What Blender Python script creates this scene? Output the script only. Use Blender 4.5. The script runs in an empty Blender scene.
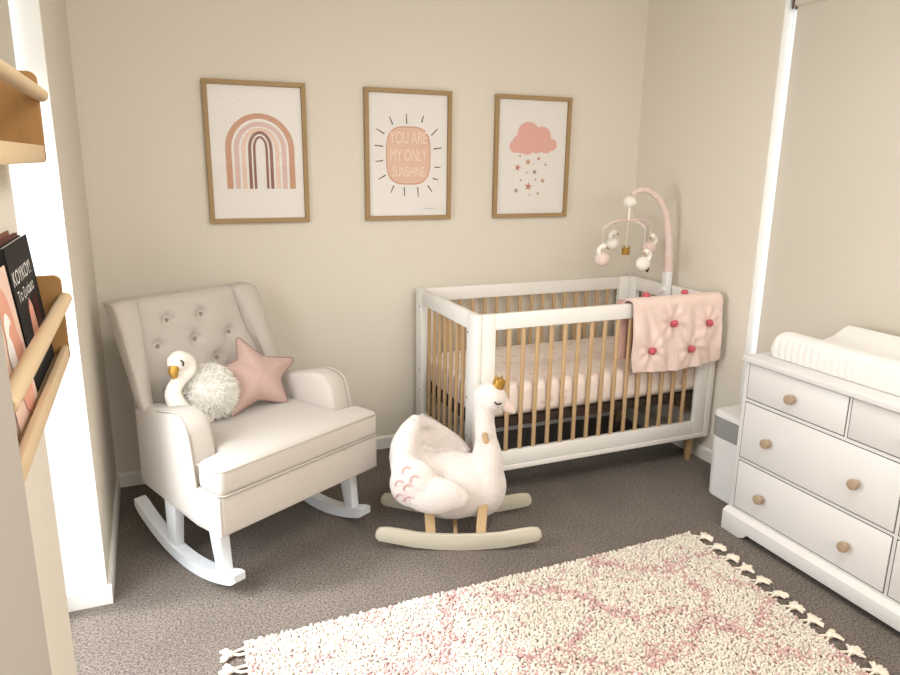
import bpy, bmesh, math, random
import numpy as np
from mathutils import Matrix, Vector, noise
random.seed(7); rng = np.random.default_rng(7)
S = bpy.context.scene; COL = S.collection
PI = math.pi
sin, cos = math.sin, math.cos

# ------------------------------------------------------------------ materials
def srgb(r, g, b):
    f = lambda c: c/12.92 if c <= .04045 else ((c+.055)/1.055)**2.4
    return (f(r/255), f(g/255), f(b/255), 1)

def mat(name, rgb, rough=.6, var=.06, vscale=8, bump=0, bscale=60, sheen=0, metal=0, detail=2, spec=.4, stretch=None, attr=None, trans=0):
    m = bpy.data.materials.new(name); m.use_nodes = True
    nt = m.node_tree; N = nt.nodes; L = nt.links
    b = N['Principled BSDF']
    b.inputs['Roughness'].default_value = rough
    b.inputs['Metallic'].default_value = metal
    b.inputs['Specular IOR Level'].default_value = spec
    if sheen:
        b.inputs['Sheen Weight'].default_value = sheen
    tc = N.new('ShaderNodeTexCoord')
    src = tc.outputs['Object']
    if stretch:
        mp = N.new('ShaderNodeMapping'); mp.inputs['Scale'].default_value = stretch
        L.new(src, mp.inputs['Vector']); src = mp.outputs['Vector']
    nz = N.new('ShaderNodeTexNoise'); nz.inputs['Scale'].default_value = vscale; nz.inputs['Detail'].default_value = detail
    L.new(src, nz.inputs['Vector'])
    c = srgb(*rgb)
    mx = N.new('ShaderNodeMixRGB'); mx.blend_type = 'MIX'
    lo = tuple(max(0, x*(1-var*2)) for x in c[:3])+(1,); hi = tuple(min(1, x*(1+var)) for x in c[:3])+(1,)
    mx.inputs[1].default_value = lo; mx.inputs[2].default_value = hi
    L.new(nz.outputs['Fac'], mx.inputs[0])
    if attr:
        at = N.new('ShaderNodeAttribute'); at.attribute_name = attr
        m2 = N.new('ShaderNodeMixRGB'); m2.blend_type = 'MULTIPLY'; m2.inputs[0].default_value = 1
        L.new(mx.outputs[0], m2.inputs[1]); L.new(at.outputs['Color'], m2.inputs[2])
        L.new(m2.outputs[0], b.inputs['Base Color'])
    else:
        L.new(mx.outputs[0], b.inputs['Base Color'])
    if bump:
        n2 = N.new('ShaderNodeTexNoise'); n2.inputs['Scale'].default_value = bscale; n2.inputs['Detail'].default_value = 3
        L.new(src, n2.inputs['Vector'])
        bp = N.new('ShaderNodeBump'); bp.inputs['Strength'].default_value = bump; bp.inputs['Distance'].default_value = .004
        L.new(n2.outputs['Fac'], bp.inputs['Height']); L.new(bp.outputs[0], b.inputs['Normal'])
    if trans:
        out = N['Material Output']
        tl = N.new('ShaderNodeBsdfTranslucent'); L.new(mx.outputs[0], tl.inputs['Color'])
        ms = N.new('ShaderNodeMixShader'); ms.inputs[0].default_value = trans
        L.new(b.outputs[0], ms.inputs[1]); L.new(tl.outputs[0], ms.inputs[2]); L.new(ms.outputs[0], out.inputs['Surface'])
    return m

def wood(name, rgb, dark=.7, axis='Z', scale=14, rough=.55):
    st = {'X': (1, 14, 14), 'Y': (14, 1, 14), 'Z': (14, 14, 1)}[axis]
    m = mat(name, rgb, rough, (1-dark)/2, 3, bump=.08, bscale=10, stretch=st, detail=4, spec=.3)
    return m

def glass_mat(name, fac=.06):
    m = bpy.data.materials.new(name); m.use_nodes = True
    nt = m.node_tree; N = nt.nodes; L = nt.links
    N.remove(N['Principled BSDF'])
    t = N.new('ShaderNodeBsdfTransparent'); g = N.new('ShaderNodeBsdfGlossy'); g.inputs['Roughness'].default_value = .05
    fr = N.new('ShaderNodeLayerWeight'); fr.inputs['Blend'].default_value = .2
    ma = N.new('ShaderNodeMath'); ma.operation = 'MULTIPLY'; ma.inputs[1].default_value = fac*6
    L.new(fr.outputs['Fresnel'], ma.inputs[0])
    mx = N.new('ShaderNodeMixShader'); L.new(ma.outputs[0], mx.inputs[0]); L.new(t.outputs[0], mx.inputs[1]); L.new(g.outputs[0], mx.inputs[2])
    L.new(mx.outputs[0], N['Material Output'].inputs['Surface'])
    return m

M = {}
M['wall'] = mat('wall_paint', (223, 215, 201), .8, .012, 1.5, bump=.03, bscale=180, spec=.2)
M['ceil'] = mat('ceiling_paint', (236, 232, 224), .85, .01, 2)
M['trimw'] = mat('white_gloss_trim', (236, 234, 228), .45, .01, 3)
M['reveal'] = M['trimw']
M['linen'] = mat('cream_linen', (201, 193, 184), .9, .07, 260, bump=.35, bscale=420, sheen=.25, spec=.15)
M['piping'] = mat('linen_piping', (190, 182, 170), .9, .05, 200, spec=.15)
M['button'] = mat('shaded_button_linen', (150, 141, 130), .9, .05, 200, spec=.15)  # chair linen darkened to paint the shade in the tufting dimples
M['rockerw'] = mat('white_rocker_paint', (226, 229, 232), .4, .01, 5)
M['cribw'] = mat('white_crib_paint', (236, 233, 227), .42, .01, 4)
M['pine'] = wood('pine_slat', (196, 164, 124), .8, 'Z')
M['oakframe'] = wood('oak_frame', (166, 138, 98), .86, 'Z')
M['oakframeh'] = wood('oak_frame_flat', (168, 140, 100), .86, 'X')
M['shelfdark'] = wood('honey_plywood', (158, 118, 70), .8, 'Z')
M['shelflight'] = wood('pale_beech', (208, 182, 146), .85, 'Y')
M['boardwood'] = wood('pale_plywood', (198, 190, 172), .9, 'X')
M['peg'] = wood('peg_wood', (186, 156, 116), .85, 'Z')
M['knob'] = wood('knob_wood', (168, 146, 122), .85, 'X')
M['dress'] = mat('white_lacquer', (220, 217, 214), .4, .008, 3)
M['gap'] = mat('painted_gap_shade', (92, 86, 82), .8)
M['dressint'] = mat('dark_carcass', (70, 66, 62), .8)
M['plush'] = mat('white_plush', (226, 216, 210), .95, .06, 60, bump=.9, bscale=130, sheen=.5, spec=.1)
M['plushgrey'] = mat('grey_plush', (176, 170, 164), .95, .06, 60, bump=.6, bscale=130, sheen=.4, spec=.1)
M['plushwhite'] = mat('smooth_white_plush', (240, 234, 224), .95, .03, 60, bump=.25, bscale=200, sheen=.4, spec=.1)
M['fur'] = mat('white_fur', (248, 244, 236), .9, .03, 30, sheen=.3, spec=.1)
M['pinkplush'] = mat('pale_pink_plush', (228, 206, 198), .95, .04, 60, bump=.3, bscale=150, sheen=.4, spec=.1)
M['stitch'] = mat('dusty_pink_stitch', (214, 178, 174), .9)
M['gold'] = mat('gold_fabric', (186, 144, 66), .38, .12, 60, bump=.4, bscale=120, metal=.55)
M['black'] = mat('black_thread', (34, 30, 30), .8)
M['starpink'] = mat('dusty_pink_linen', (196, 166, 156), .9, .06, 200, bump=.25, bscale=350, sheen=.3, spec=.1)
M['starpipe'] = mat('mauve_piping', (160, 132, 126), .9)
M['quilt'] = mat('pale_pink_quilt', (236, 212, 202), .9, .05, 30, bump=.35, bscale=26, sheen=.3, spec=.1)
M['quiltback'] = mat('rose_quilt_lining', (206, 164, 152), .9, .05, 30, sheen=.3, spec=.1)
M['pom'] = mat('coral_pompom', (218, 104, 116), .95, .15, 200, bump=.8, bscale=220, sheen=.3, spec=.1)
M['sheet'] = mat('printed_sheet', (240, 226, 217), .9, .04, 22, bump=.3, bscale=14, spec=.1)
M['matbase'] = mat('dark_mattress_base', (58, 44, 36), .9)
M['bin'] = mat('white_plastic', (232, 231, 229), .35, .008, 3)
M['binband'] = mat('grey_plastic', (150, 150, 147), .5, .02, 30)
M['pad'] = mat('white_towelling', (226, 223, 218), .95, .02, 40, bump=.3, bscale=160, sheen=.2, spec=.1)
M['blind'] = mat('blind_fabric', (212, 204, 190), .9, .012, 2, bump=.05, bscale=300, spec=.1, trans=.06)
M['bracket'] = mat('brown_bracket', (92, 74, 60), .5)
M['paper'] = mat('print_paper', (234, 229, 224), .6, .008, 4)
M['glass'] = glass_mat('picture_glazing', .05)
M['wglass'] = glass_mat('window_glass', .05)
M['alu'] = mat('white_aluminium', (225, 227, 228), .4, .01, 4)

def flat(name, rgb, rough=.8):
    return mat(name, rgb, rough, .015, 20, spec=.2)

# carpet
def carpet():
    m = bpy.data.materials.new('taupe_carpet'); m.use_nodes = True
    nt = m.node_tree; N = nt.nodes; L = nt.links; b = N['Principled BSDF']
    b.inputs['Roughness'].default_value = .98; b.inputs['Specular IOR Level'].default_value = .1; b.inputs['Sheen Weight'].default_value = .15
    tc = N.new('ShaderNodeTexCoord')
    v = N.new('ShaderNodeTexNoise'); v.inputs['Scale'].default_value = 130; v.inputs['Detail'].default_value = 5; v.inputs['Roughness'].default_value = .75
    n = N.new('ShaderNodeTexNoise'); n.inputs['Scale'].default_value = 5; n.inputs['Detail'].default_value = 3
    L.new(tc.outputs['Object'], v.inputs['Vector']); L.new(tc.outputs['Object'], n.inputs['Vector'])
    r = N.new('ShaderNodeValToRGB'); e = r.color_ramp.elements
    e[0].position = .36; e[0].color = srgb(52, 44, 37); e[1].position = .66; e[1].color = srgb(162, 149, 137)
    L.new(v.outputs['Fac'], r.inputs[0])
    mx = N.new('ShaderNodeMixRGB'); mx.blend_type = 'MULTIPLY'; mx.inputs[0].default_value = .35
    L.new(r.outputs[0], mx.inputs[1]); L.new(n.outputs['Fac'], mx.inputs[2]); L.new(mx.outputs[0], b.inputs['Base Color'])
    bp = N.new('ShaderNodeBump'); bp.inputs['Strength'].default_value = .8; bp.inputs['Distance'].default_value = .006
    L.new(v.outputs['Fac'], bp.inputs['Height']); L.new(bp.outputs[0], b.inputs['Normal'])
    return m
M['carpet'] = carpet()
M['liner'] = mat('white_reveal_liner', (244, 245, 243), .5, .01, 4)
M['returnp'] = mat('shaded_return_paint', (176, 168, 158), .8, .012, 2)  # wall colour greyed to stand for the dim light on the return

# ------------------------------------------------------------------ mesh helpers
WORLD = {}                      # object name -> world matrix of every empty
def thing(name, label, cat, loc=(0, 0, 0), rotz=0, group=None):
    o = bpy.data.objects.new(name, None); COL.objects.link(o)
    o.location = loc; o.rotation_euler = (0, 0, rotz); o.empty_display_size = .1
    o['label'] = label; o['category'] = cat
    if group: o['group'] = group
    WORLD[o.name] = Matrix.Translation(loc) @ Matrix.Rotation(rotz, 4, 'Z')
    return o
def tag(o, label, cat, group=None):
    o['label'] = label; o['category'] = cat
    if group: o['group'] = group
    return o

class MB:
    def __init__(s): s.v = []; s.f = []; s.m = []
    def add(s, vs, fs, mi=0, X=None):
        k = len(s.v)
        s.v += [tuple(X @ Vector(v)) for v in vs] if X is not None else [tuple(v) for v in vs]
        s.f += [tuple(i+k for i in f) for f in fs]; s.m += [mi]*len(fs)
        return s
    def bm(s, bm, mi=0, X=None):
        bm.verts.ensure_lookup_table(); bm.verts.index_update()
        s.add([v.co.copy() for v in bm.verts], [[v.index for v in f.verts] for f in bm.faces], mi, X); bm.free(); return s
    def box(s, a, b, bev=0, seg=2, mi=0, X=None):
        """axis-aligned box from corner a to corner b"""
        bm = bmesh.new(); bmesh.ops.create_cube(bm, size=1)
        for v in bm.verts:
            v.co = Vector([(a[i]+b[i])/2 + v.co[i]*(b[i]-a[i]) for i in range(3)])
        if bev: bmesh.ops.bevel(bm, geom=bm.edges[:], offset=bev, segments=seg, profile=.5, affect='EDGES')
        return s.bm(bm, mi, X)
    def hexa(s, lo, hi, bev=0, seg=2, mi=0, X=None):
        """lo, hi: 4 corners each, counter-clockwise"""
        bm = bmesh.new(); A = [bm.verts.new(p) for p in lo]; B = [bm.verts.new(p) for p in hi]
        bm.faces.new(A[::-1]); bm.faces.new(B)
        for i in range(4): bm.faces.new((A[i], A[(i+1) % 4], B[(i+1) % 4], B[i]))
        bmesh.ops.recalc_face_normals(bm, faces=bm.faces[:])
        if bev: bmesh.ops.bevel(bm, geom=bm.edges[:], offset=bev, segments=seg, profile=.5, affect='EDGES')
        return s.bm(bm, mi, X)
    def prism(s, poly, fn, t0, t1, bev=0, seg=3, mi=0, X=None):
        """poly 2-D points; fn(p, t) -> 3-D; extruded from t0 to t1"""
        bm = bmesh.new(); A = [bm.verts.new(fn(p, t0)) for p in poly]; B = [bm.verts.new(fn(p, t1)) for p in poly]
        bm.faces.new(A[::-1]); bm.faces.new(B); n = len(poly)
        for i in range(n): bm.faces.new((A[i], A[(i+1) % n], B[(i+1) % n], B[i]))
        bmesh.ops.recalc_face_normals(bm, faces=bm.faces[:])
        if bev:
            sharp = [e for e in bm.edges if len(e.link_faces) == 2 and e.calc_face_angle(0) > .5]
            bmesh.ops.bevel(bm, geom=sharp, offset=bev, segments=seg, profile=.5, affect='EDGES')
        return s.bm(bm, mi, X)
    def tube(s, path, rad, n=8, mi=0, X=None, closed=False, flatten=None):
        P = [Vector(p) for p in path]; k = len(P)
        R = rad if isinstance(rad, (list, tuple)) else [rad]*k
        T = []
        for i in range(k):
            a = P[i-1] if (i > 0 or closed) else P[i]; b = P[(i+1) % k] if (i < k-1 or closed) else P[i]
            T.append((b-a).normalized())
        up = Vector((0, 0, 1)) if abs(T[0].z) < .9 else Vector((1, 0, 0))
        nr = T[0].cross(up).normalized(); vs = []; fs = []
        for i in range(k):
            nr = (nr - T[i]*nr.dot(T[i])).normalized(); bn = T[i].cross(nr)
            for j in range(n):
                a = 2*PI*j/n; vs.append(P[i]+(nr*cos(a)+bn*sin(a))*R[i])
        for i in range(k if closed else k-1):
            for j in range(n):
                a = i*n+j; b = i*n+(j+1) % n; c = ((i+1) % k)*n+(j+1) % n; d = ((i+1) % k)*n+j
                fs.append((a, d, c, b))
        if not closed:
            fs.append(tuple(range(n))); fs.append(tuple(reversed(range((k-1)*n, k*n))))
        return s.add(vs, fs, mi, X)
    def lathe(s, prof, n=24, mi=0, X=None):
        vs = []; fs = []; k = len(prof)
        for r, z in prof:
            for j in range(n): vs.append((r*cos(2*PI*j/n), r*sin(2*PI*j/n), z))
        for i in range(k-1):
            for j in range(n): fs.append((i*n+j, i*n+(j+1) % n, (i+1)*n+(j+1) % n, (i+1)*n+j))
        fs.append(tuple(reversed(range(n)))); fs.append(tuple(range((k-1)*n, k*n)))
        return s.add(vs, fs, mi, X)
    def ball(s, c, r, n=16, mi=0, X=None, sc=(1, 1, 1), rough=0):
        bm = bmesh.new(); bmesh.ops.create_icosphere(bm, subdivisions=3 if n > 10 else 2, radius=1)
        for v in bm.verts:
            k = 1+(rough*noise.noise(v.co*3+Vector(c)*31) if rough else 0)
            v.co = Vector([c[i]+v.co[i]*r*sc[i]*k for i in range(3)])
        return s.bm(bm, mi, X)
    def grid(s, fn, nu, nv, mi=0, X=None):
        vs = [fn(i/nu, j/nv) for j in range(nv+1) for i in range(nu+1)]
        fs = [(j*(nu+1)+i, j*(nu+1)+i+1, (j+1)*(nu+1)+i+1, (j+1)*(nu+1)+i) for j in range(nv) for i in range(nu)]
        return s.add(vs, fs, mi, X)
    def poly(s, pts, mi=0, X=None): return s.add(pts, [tuple(range(len(pts)))], mi, X)
    def build(s, name, mats, parent=None, smooth=True, world=False, kind=None, label=None, angle=40):
        me = bpy.data.meshes.new(name)
        V = s.v
        if world and parent is not None:
            I = WORLD[parent.name].inverted(); V = [tuple(I @ Vector(v)) for v in V]
        me.from_pydata(V, [], s.f)
        for m in (mats if isinstance(mats, (list, tuple)) else [mats]): me.materials.append(m)
        me.polygons.foreach_set('material_index', s.m)
        me.polygons.foreach_set('use_smooth', [bool(smooth)]*len(s.f))
        me.update()
        if smooth: me.set_sharp_from_angle(angle=math.radians(angle))
        o = bpy.data.objects.new(name, me); COL.objects.link(o)
        if parent is not None:
            o.parent = parent
        if kind: o['kind'] = kind
        if label: o['label'] = label
        return o

def struct(name, mb, m, parent=None, smooth=False):
    o = mb.build(name, m, parent, smooth)
    if parent is None: o['kind'] = 'structure'
    return o

def remeshed(mb, voxel=.008, smooth=6):
    """fuse overlapping blobs into one continuous skin"""
    o = mb.build('tmp', [M['plush']]); 
    r = o.modifiers.new('r', 'REMESH'); r.mode = 'VOXEL'; r.voxel_size = voxel
    q = o.modifiers.new('s', 'SMOOTH'); q.factor = .5; q.iterations = smooth
    dg = bpy.context.evaluated_depsgraph_get(); dg.update()
    me = bpy.data.meshes.new_from_object(o.evaluated_get(dg)); old = o.data
    bpy.data.objects.remove(o); bpy.data.meshes.remove(old)
    out = MB(); out.add([v.co.copy() for v in me.vertices], [tuple(p.vertices) for p in me.polygons]); bpy.data.meshes.remove(me)
    return out

def text_faces(body, size, tall=1.0, bold=0):
    cu = bpy.data.curves.new('t', 'FONT'); cu.body = body; cu.size = size; cu.align_x = 'CENTER'; cu.align_y = 'CENTER'; cu.offset = bold
    o = bpy.data.objects.new('t', cu); COL.objects.link(o)
    dg = bpy.context.evaluated_depsgraph_get(); dg.update()
    me = bpy.data.meshes.new_from_object(o.evaluated_get(dg))
    vs = [(v.co.x, v.co.y*tall) for v in me.vertices]; fs = [tuple(p.vertices) for p in me.polygons]
    bpy.data.objects.remove(o); bpy.data.curves.remove(cu); bpy.data.meshes.remove(me)
    return vs, fs

def lerp(a, b, t): return a+(b-a)*t
def interp(xs, ys, x): return float(np.interp(x, xs, ys))
def spline(pts, n=8):
    """Catmull-Rom through the points"""
    P = [Vector(p) for p in pts]; out = []
    Q = [P[0]*2-P[1]]+P+[P[-1]*2-P[-2]]
    for i in range(1, len(Q)-2):
        for k in range(n):
            t = k/n; a, b, c, d = Q[i-1], Q[i], Q[i+1], Q[i+2]
            out.append(.5*((2*b)+(c-a)*t+(2*a-5*b+4*c-d)*t*t+(3*b-a-3*c+d)*t**3))
    out.append(P[-1]); return out
def radspline(r, n=8):
    out = []
    for i in range(len(r)-1):
        for k in range(n): out.append(lerp(r[i], r[i+1], k/n))
    return out+[r[-1]]

# ------------------------------------------------------------------ room shell
XR = 2.866; CEIL = 2.55; YF = -4.7; YREV = -.977; YJAMB = -1.853; WT = .2
struct('floor', MB().box((-WT, YF, -.1), (XR+.15, .12, 0)), M['carpet'])
struct('ceiling', MB().box((-WT, YF, CEIL), (XR+.15, .12, CEIL+.1)), M['ceil'])
struct('wall_back', MB().box((-WT, 0, 0), (XR+.15, .12, CEIL)), M['wall'])
struct('wall_front', MB().box((-WT, YF-.12, 0), (XR+.15, YF, CEIL)), M['wall'])
mb = MB()
mb.box((-WT, YREV, 0), (0, 0, CEIL)); mb.box((-WT, YF, 0), (0, YJAMB, CEIL)); mb.box((-WT, YJAMB, 2.3), (0, YREV, CEIL))
struct('wall_left', mb, M['wall'])
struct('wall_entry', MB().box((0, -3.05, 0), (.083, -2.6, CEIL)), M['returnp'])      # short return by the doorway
YO = -.95; YO2 = -2.98; ZO = 2.3
mb = MB()
mb.box((XR, YO, 0), (XR+.15, 0, CEIL)); mb.box((XR, YF, 0), (XR+.15, YO2, CEIL)); mb.box((XR, YO2, ZO), (XR+.15, YO, CEIL)); 
struct('wall_right', mb, M['wall'])
def bbprof(): return [(0, 0), (.013, 0), (.013, .058), (.009, .066), (.004, .07), (0, .07)]
mb = MB().prism(bbprof(), lambda p, t: (t, -p[0], p[1]), 0, XR)
struct('baseboard_back', mb, M['trimw'])
mb = MB().prism(bbprof(), lambda p, t: (p[0], t, p[1]), YREV, -.013)
mb.prism(bbprof(), lambda p, t: (t, YREV-p[0], p[1]), -.15, .013)
mb.prism(bbprof(), lambda p, t: (p[0], t, p[1]), -2.6, YJAMB)
struct('baseboard_left', mb, M['trimw'])
mb = MB().prism(bbprof(), lambda p, t: (XR-p[0], t, p[1]), YO, -.013)
struct('baseboard_right', mb, M['trimw'])
lb = MB().box((XR+.002, YO-.004, 0), (XR+.1, YO, ZO)); lb.box((XR+.002, YO2+.004, ZO-.004), (XR+.1, YO-.004, ZO))
struct('trim_1', lb, M['liner'])
lb = MB().box((-.155, YREV-.003, .07), (-.001, YREV, 2.3))
struct('trim_2', lb, M['liner'])
# left window (tall, to the floor)
def window(name, x0, x1, ya, yb, za, zb, mull, fw=.05):
    w = MB()
    w.box((x0, ya, za), (x1, ya+fw, zb), .004); w.box((x0, yb-fw, za), (x1, yb, zb), .004)
    w.box((x0, ya+fw, zb-fw), (x1, yb-fw, zb), .004); w.box((x0, ya+fw, za), (x1, yb-fw, za+fw), .004)
    for y in mull: w.box((x0+.004, y-.03, za+fw), (x1-.004, y+.03, zb-fw), .004)
    o = struct(name, w, M['alu'])
    g = MB().box(((x0+x1)/2-.003, ya+fw, za+fw), ((x0+x1)/2+.003, yb-fw, zb-fw)).build('pane', M['wglass'], o, False)
    return o
window('window_1', -.2, -.155, YJAMB, YREV, 0, 2.3, [])
window('window_2', XR+.1, XR+.145, YO2, YO-.004, 0, ZO, [(YO+YO2)/2], .014)
# roller blinds
def blind(label, x, ya, yb, ztop, zbot, side, broom):
    r = thing('roller_blind', label, 'blind', (x, (ya+yb)/2, zbot))
    MB().box((x-.0015, ya, zbot), (x+.0015, yb, ztop)).build('fabric', M['blind'], r, False, True)
    X = Matrix.Translation((x, ya, ztop)) @ Matrix.Rotation(-PI/2, 4, 'X')
    MB().lathe([(.001, 0), (.021, 0), (.021, yb-ya), (.001, yb-ya)], 20, X=X).build('roller', M['blind'], r, True, True)
    MB().box((x-.006, ya, zbot-.024), (x+.006, yb, zbot), .004).build('bottom_bar', M['alu'], r, True, True)
    for y in (ya-.008, yb+.002):
        MB().box((x-.026, y, ztop-.03), (x+.026, y+.006, ztop+.07), .002).build('bracket', M['bracket'], r, True, True)
    ch = MB()
    if broom:
        for z in np.arange(ztop-.26, ztop, .008): ch.ball((x-.018, yb+.001, z), .0028, 6)
        ch.build('bead_chain', M['alu'], r, True, True)
    return r
blind('half lowered roller blind in the tall bright window behind the bookshelf', -.075, YJAMB+.03, -1.008, 2.2, 1.60, 1, False)
blind('large beige roller blind fully lowered in the window above the white dresser', XR+.050, YO2+.03, YO-.024, 2.215, .06, -1, True)

# ------------------------------------------------------------------ framed prints
FW, FH, FT = .456, .632, 1.864
def picture(x0, label, draw, mats):
    t = thing('framed_print', label, 'picture', (x0+FW/2, 0, FT-FH/2), 0, 'framed nursery prints on the back wall')
    b = .021; w2, h2 = FW/2, FH/2; y0, y1 = -.002, -.026
    fr = MB()
    def bar(outer, inner, mi):
        lo = [(outer[0][0], y0, outer[0][1]), (outer[1][0], y0, outer[1][1]), (inner[1][0], y0, inner[1][1]), (inner[0][0], y0, inner[0][1])]
        hi = [(p[0], y1, p[2]) for p in lo]; fr.hexa(lo, hi, .0015, 1, mi)
    O = [(-w2, -h2), (w2, -h2), (w2, h2), (-w2, h2)]; I = [(-w2+b, -h2+b), (w2-b, -h2+b), (w2-b, h2-b), (-w2+b, h2-b)]
    for k in range(4): bar((O[k], O[(k+1) % 4]), (I[k], I[(k+1) % 4]), 1 if k % 2 == 0 else 0)
    fr.build('frame', [M['oakframe'], M['oakframeh']], t, True)
    pr = MB(); pr.box((-w2+b, -.010, -h2+b), (w2-b, -.003, h2-b)); draw(pr)
    pr.build('print', [M['paper']]+mats, t, False)
    MB().box((-w2+b, -.0195, -h2+b), (w2-b, -.018, h2-b)).build('glazing', M['glass'], t, False)
    return t
DEP = [0]
def P2(pts, z=None):
    DEP[0] += 1; y = -.0104-.00003*(DEP[0] % 40)
    return [(p[0], y, p[1]) for p in pts]
def draw_rainbow(pr):
    cx, cz, zb = .013, .018, -.160
    for ro, ri, mi, sy in ((.156, .129, 1, 1.02), (.118, .096, 2, 1.03), (.086, .066, 3, 1.12), (.056, .041, 4, 1.45), (.034, .022, 4, 1.75)):
        out = [(cx-ro, zb)]+[(cx-ro*cos(a), cz+ro*sy*sin(a)) for a in np.linspace(0, PI, 40)]+[(cx+ro, zb)]
        inn = [(cx-ri, zb)]+[(cx-ri*cos(a), cz+ri*(sy*ro-.9*(ro-ri))/ri*sin(a)) for a in np.linspace(0, PI, 40)]+[(cx+ri, zb)]
        for i in range(len(out)-1): pr.add(P2([out[i], out[i+1], inn[i+1], inn[i]]), [(0, 1, 2, 3)], mi)
def stroke(pr, a, b, w, mi):
    a = Vector(a); b = Vector(b); d = (b-a).normalized(); n = Vector((-d.y, d.x))*w/2
    pr.add(P2([a+n, b+n*.7, b-n*.7, a-n]), [(0, 1, 2, 3)], mi)
def draw_sun(pr):
    c = lambda px, py: ((px-250)/376*FW, .316-(py-75)/572*FH)
    hw, hh = .118, .141
    def blob(k): return [(hw*k*math.copysign(abs(cos(a))**.62, cos(a)), hh*k*math.copysign(abs(sin(a))**.62, sin(a))) for a in np.linspace(0, 2*PI, 72, endpoint=False)]
    pr.add([(p[0], -.0103, p[1]) for p in blob(1)], [tuple(range(72))], 2)
    pr.add([(p[0], -.0105, p[1]) for p in blob(.965)], [tuple(range(72))], 1)
    for (a, b) in (((240, 180), (242, 222)), ((168, 195), (182, 228)), ((315, 185), (307, 215)), ((378, 240), (350, 270)), ((397, 323), (360, 329)), ((392, 410), (365, 411)),
                   ((382, 468), (358, 460)), ((355, 522), (335, 492)), ((293, 545), (290, 500)), ((232, 540), (230, 500)), ((172, 525), (185, 492)), ((120, 465), (150, 447)),
                   ((107, 388), (140, 383)), ((103, 318), (140, 322)), ((113, 248), (147, 268))):
        stroke(pr, c(*b), c(*a), .0065, 3)
    for body, z, size, tall in (('YOU ARE', .084, .047, 1.75), ('MY ONLY', .0, .045, 1.85), ('SUNSHINE', -.080, .037, 1.9)):
        vs, fs = text_faces(body, size, tall)
        pr.add([(x, -.0108, z+y) for x, y in vs], fs, 4)
    pts = [(.085+.007*i, -.262+.004*sin(i*2.2)) for i in range(9)]
    for i in range(8): stroke(pr, pts[i], pts[i+1], .0015, 3)
def star2(cx, cz, r, rot=0):
    return [(cx+(r if k % 2 == 0 else r*.42)*sin(rot+k*PI/5), cz+(r if k % 2 == 0 else r*.42)*cos(rot+k*PI/5)) for k in range(10)]
def draw_cloud(pr):
    c = lambda px, py: ((px-241)*.00132, .316-(py-76)*.00114)
    for px, py, r in ((222, 245, .066), (283, 258, .058), (182, 285, .042), (165, 303, .036), (330, 293, .034), (305, 298, .042), (218, 304, .044), (262, 296, .046), (190, 306, .034)):
        x, z = c(px, py); y = -.0104
        pr.add([(x+r*cos(a), y-.00002*DEP[0] % .0003, z+r*.93*sin(a)) for a in np.linspace(0, 2*PI, 32, endpoint=False)], [tuple(range(32))], 1); DEP[0] += 1
    for px, py, r, mi, rot in ((186, 346, .009, 3, .2), (224, 373, .018, 2, .1), (273, 357, .013, 3, .3), (306, 384, .009, 4, 0), (177, 399, .021, 3, .2), (256, 419, .016, 4, .1), (220, 421, .007, 2, 0),
                               (193, 457, .009, 3, .2), (262, 454, .008, 4, 0), (296, 459, .016, 2, .25), (229, 486, .024, 3, .1), (173, 505, .016, 4, .3), (275, 518, .011, 2, 0), (237, 524, .006, 4, 0), (250, 380, .005, 4, 0)):
        x, z = c(px, py); pr.add(P2(star2(x, z, r, rot)), [tuple(range(10))], mi)
picture(.4995, 'framed print of a terracotta and pink rainbow, above the rocking chair', draw_rainbow,
        [flat('ink_terracotta', (202, 158, 130)), flat('ink_mauve', (220, 190, 182)), flat('ink_peach', (230, 204, 184)), flat('ink_brown', (150, 112, 98))])
picture(1.2364, 'framed print of a peach sun with short dark rays, middle of the three', draw_sun,
        [flat('ink_sun', (226, 190, 170)), flat('ink_sun_edge', (206, 148, 122)), flat('ink_grey', (104, 98, 94)), flat('ink_lettering', (240, 218, 198))])
picture(1.9387, 'framed print of a pink cloud raining small stars, above the crib', draw_cloud,
        [flat('ink_cloud', (228, 178, 166)), flat('ink_star_gold', (190, 152, 112)), flat('ink_star_rose', (200, 138, 126)), flat('ink_star_grey', (166, 142, 128))])

# ------------------------------------------------------------------ rocking chair  (local x = width, -y = front)
TH = math.radians(29.3)
ch = thing('rocking_chair', 'cream linen wingback rocking chair with tufted back and white rockers', 'armchair', (.716, -.962, 0), TH)
Y = lambda v: -v                                     # v grows towards the front
def tap(v): return 1-.17*min(1, max(0, (-.15-v)/.5))       # the seat narrows towards the back
def taper(mb):
    mb.v = [(x*tap(-y), y, z) for x, y, z in mb.v]; return mb
poly = [(.379, -.001), (-.379, -.001), (-.379, -.15), (-.379, -.40), (-.379, -.63), (.379, -.63), (.379, -.40), (.379, -.15)]
taper(MB().prism(poly, lambda p, t: (p[0], Y(p[1]), t), .256, .405, .012, 3)).build('seat_base', M['linen'], ch)
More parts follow.
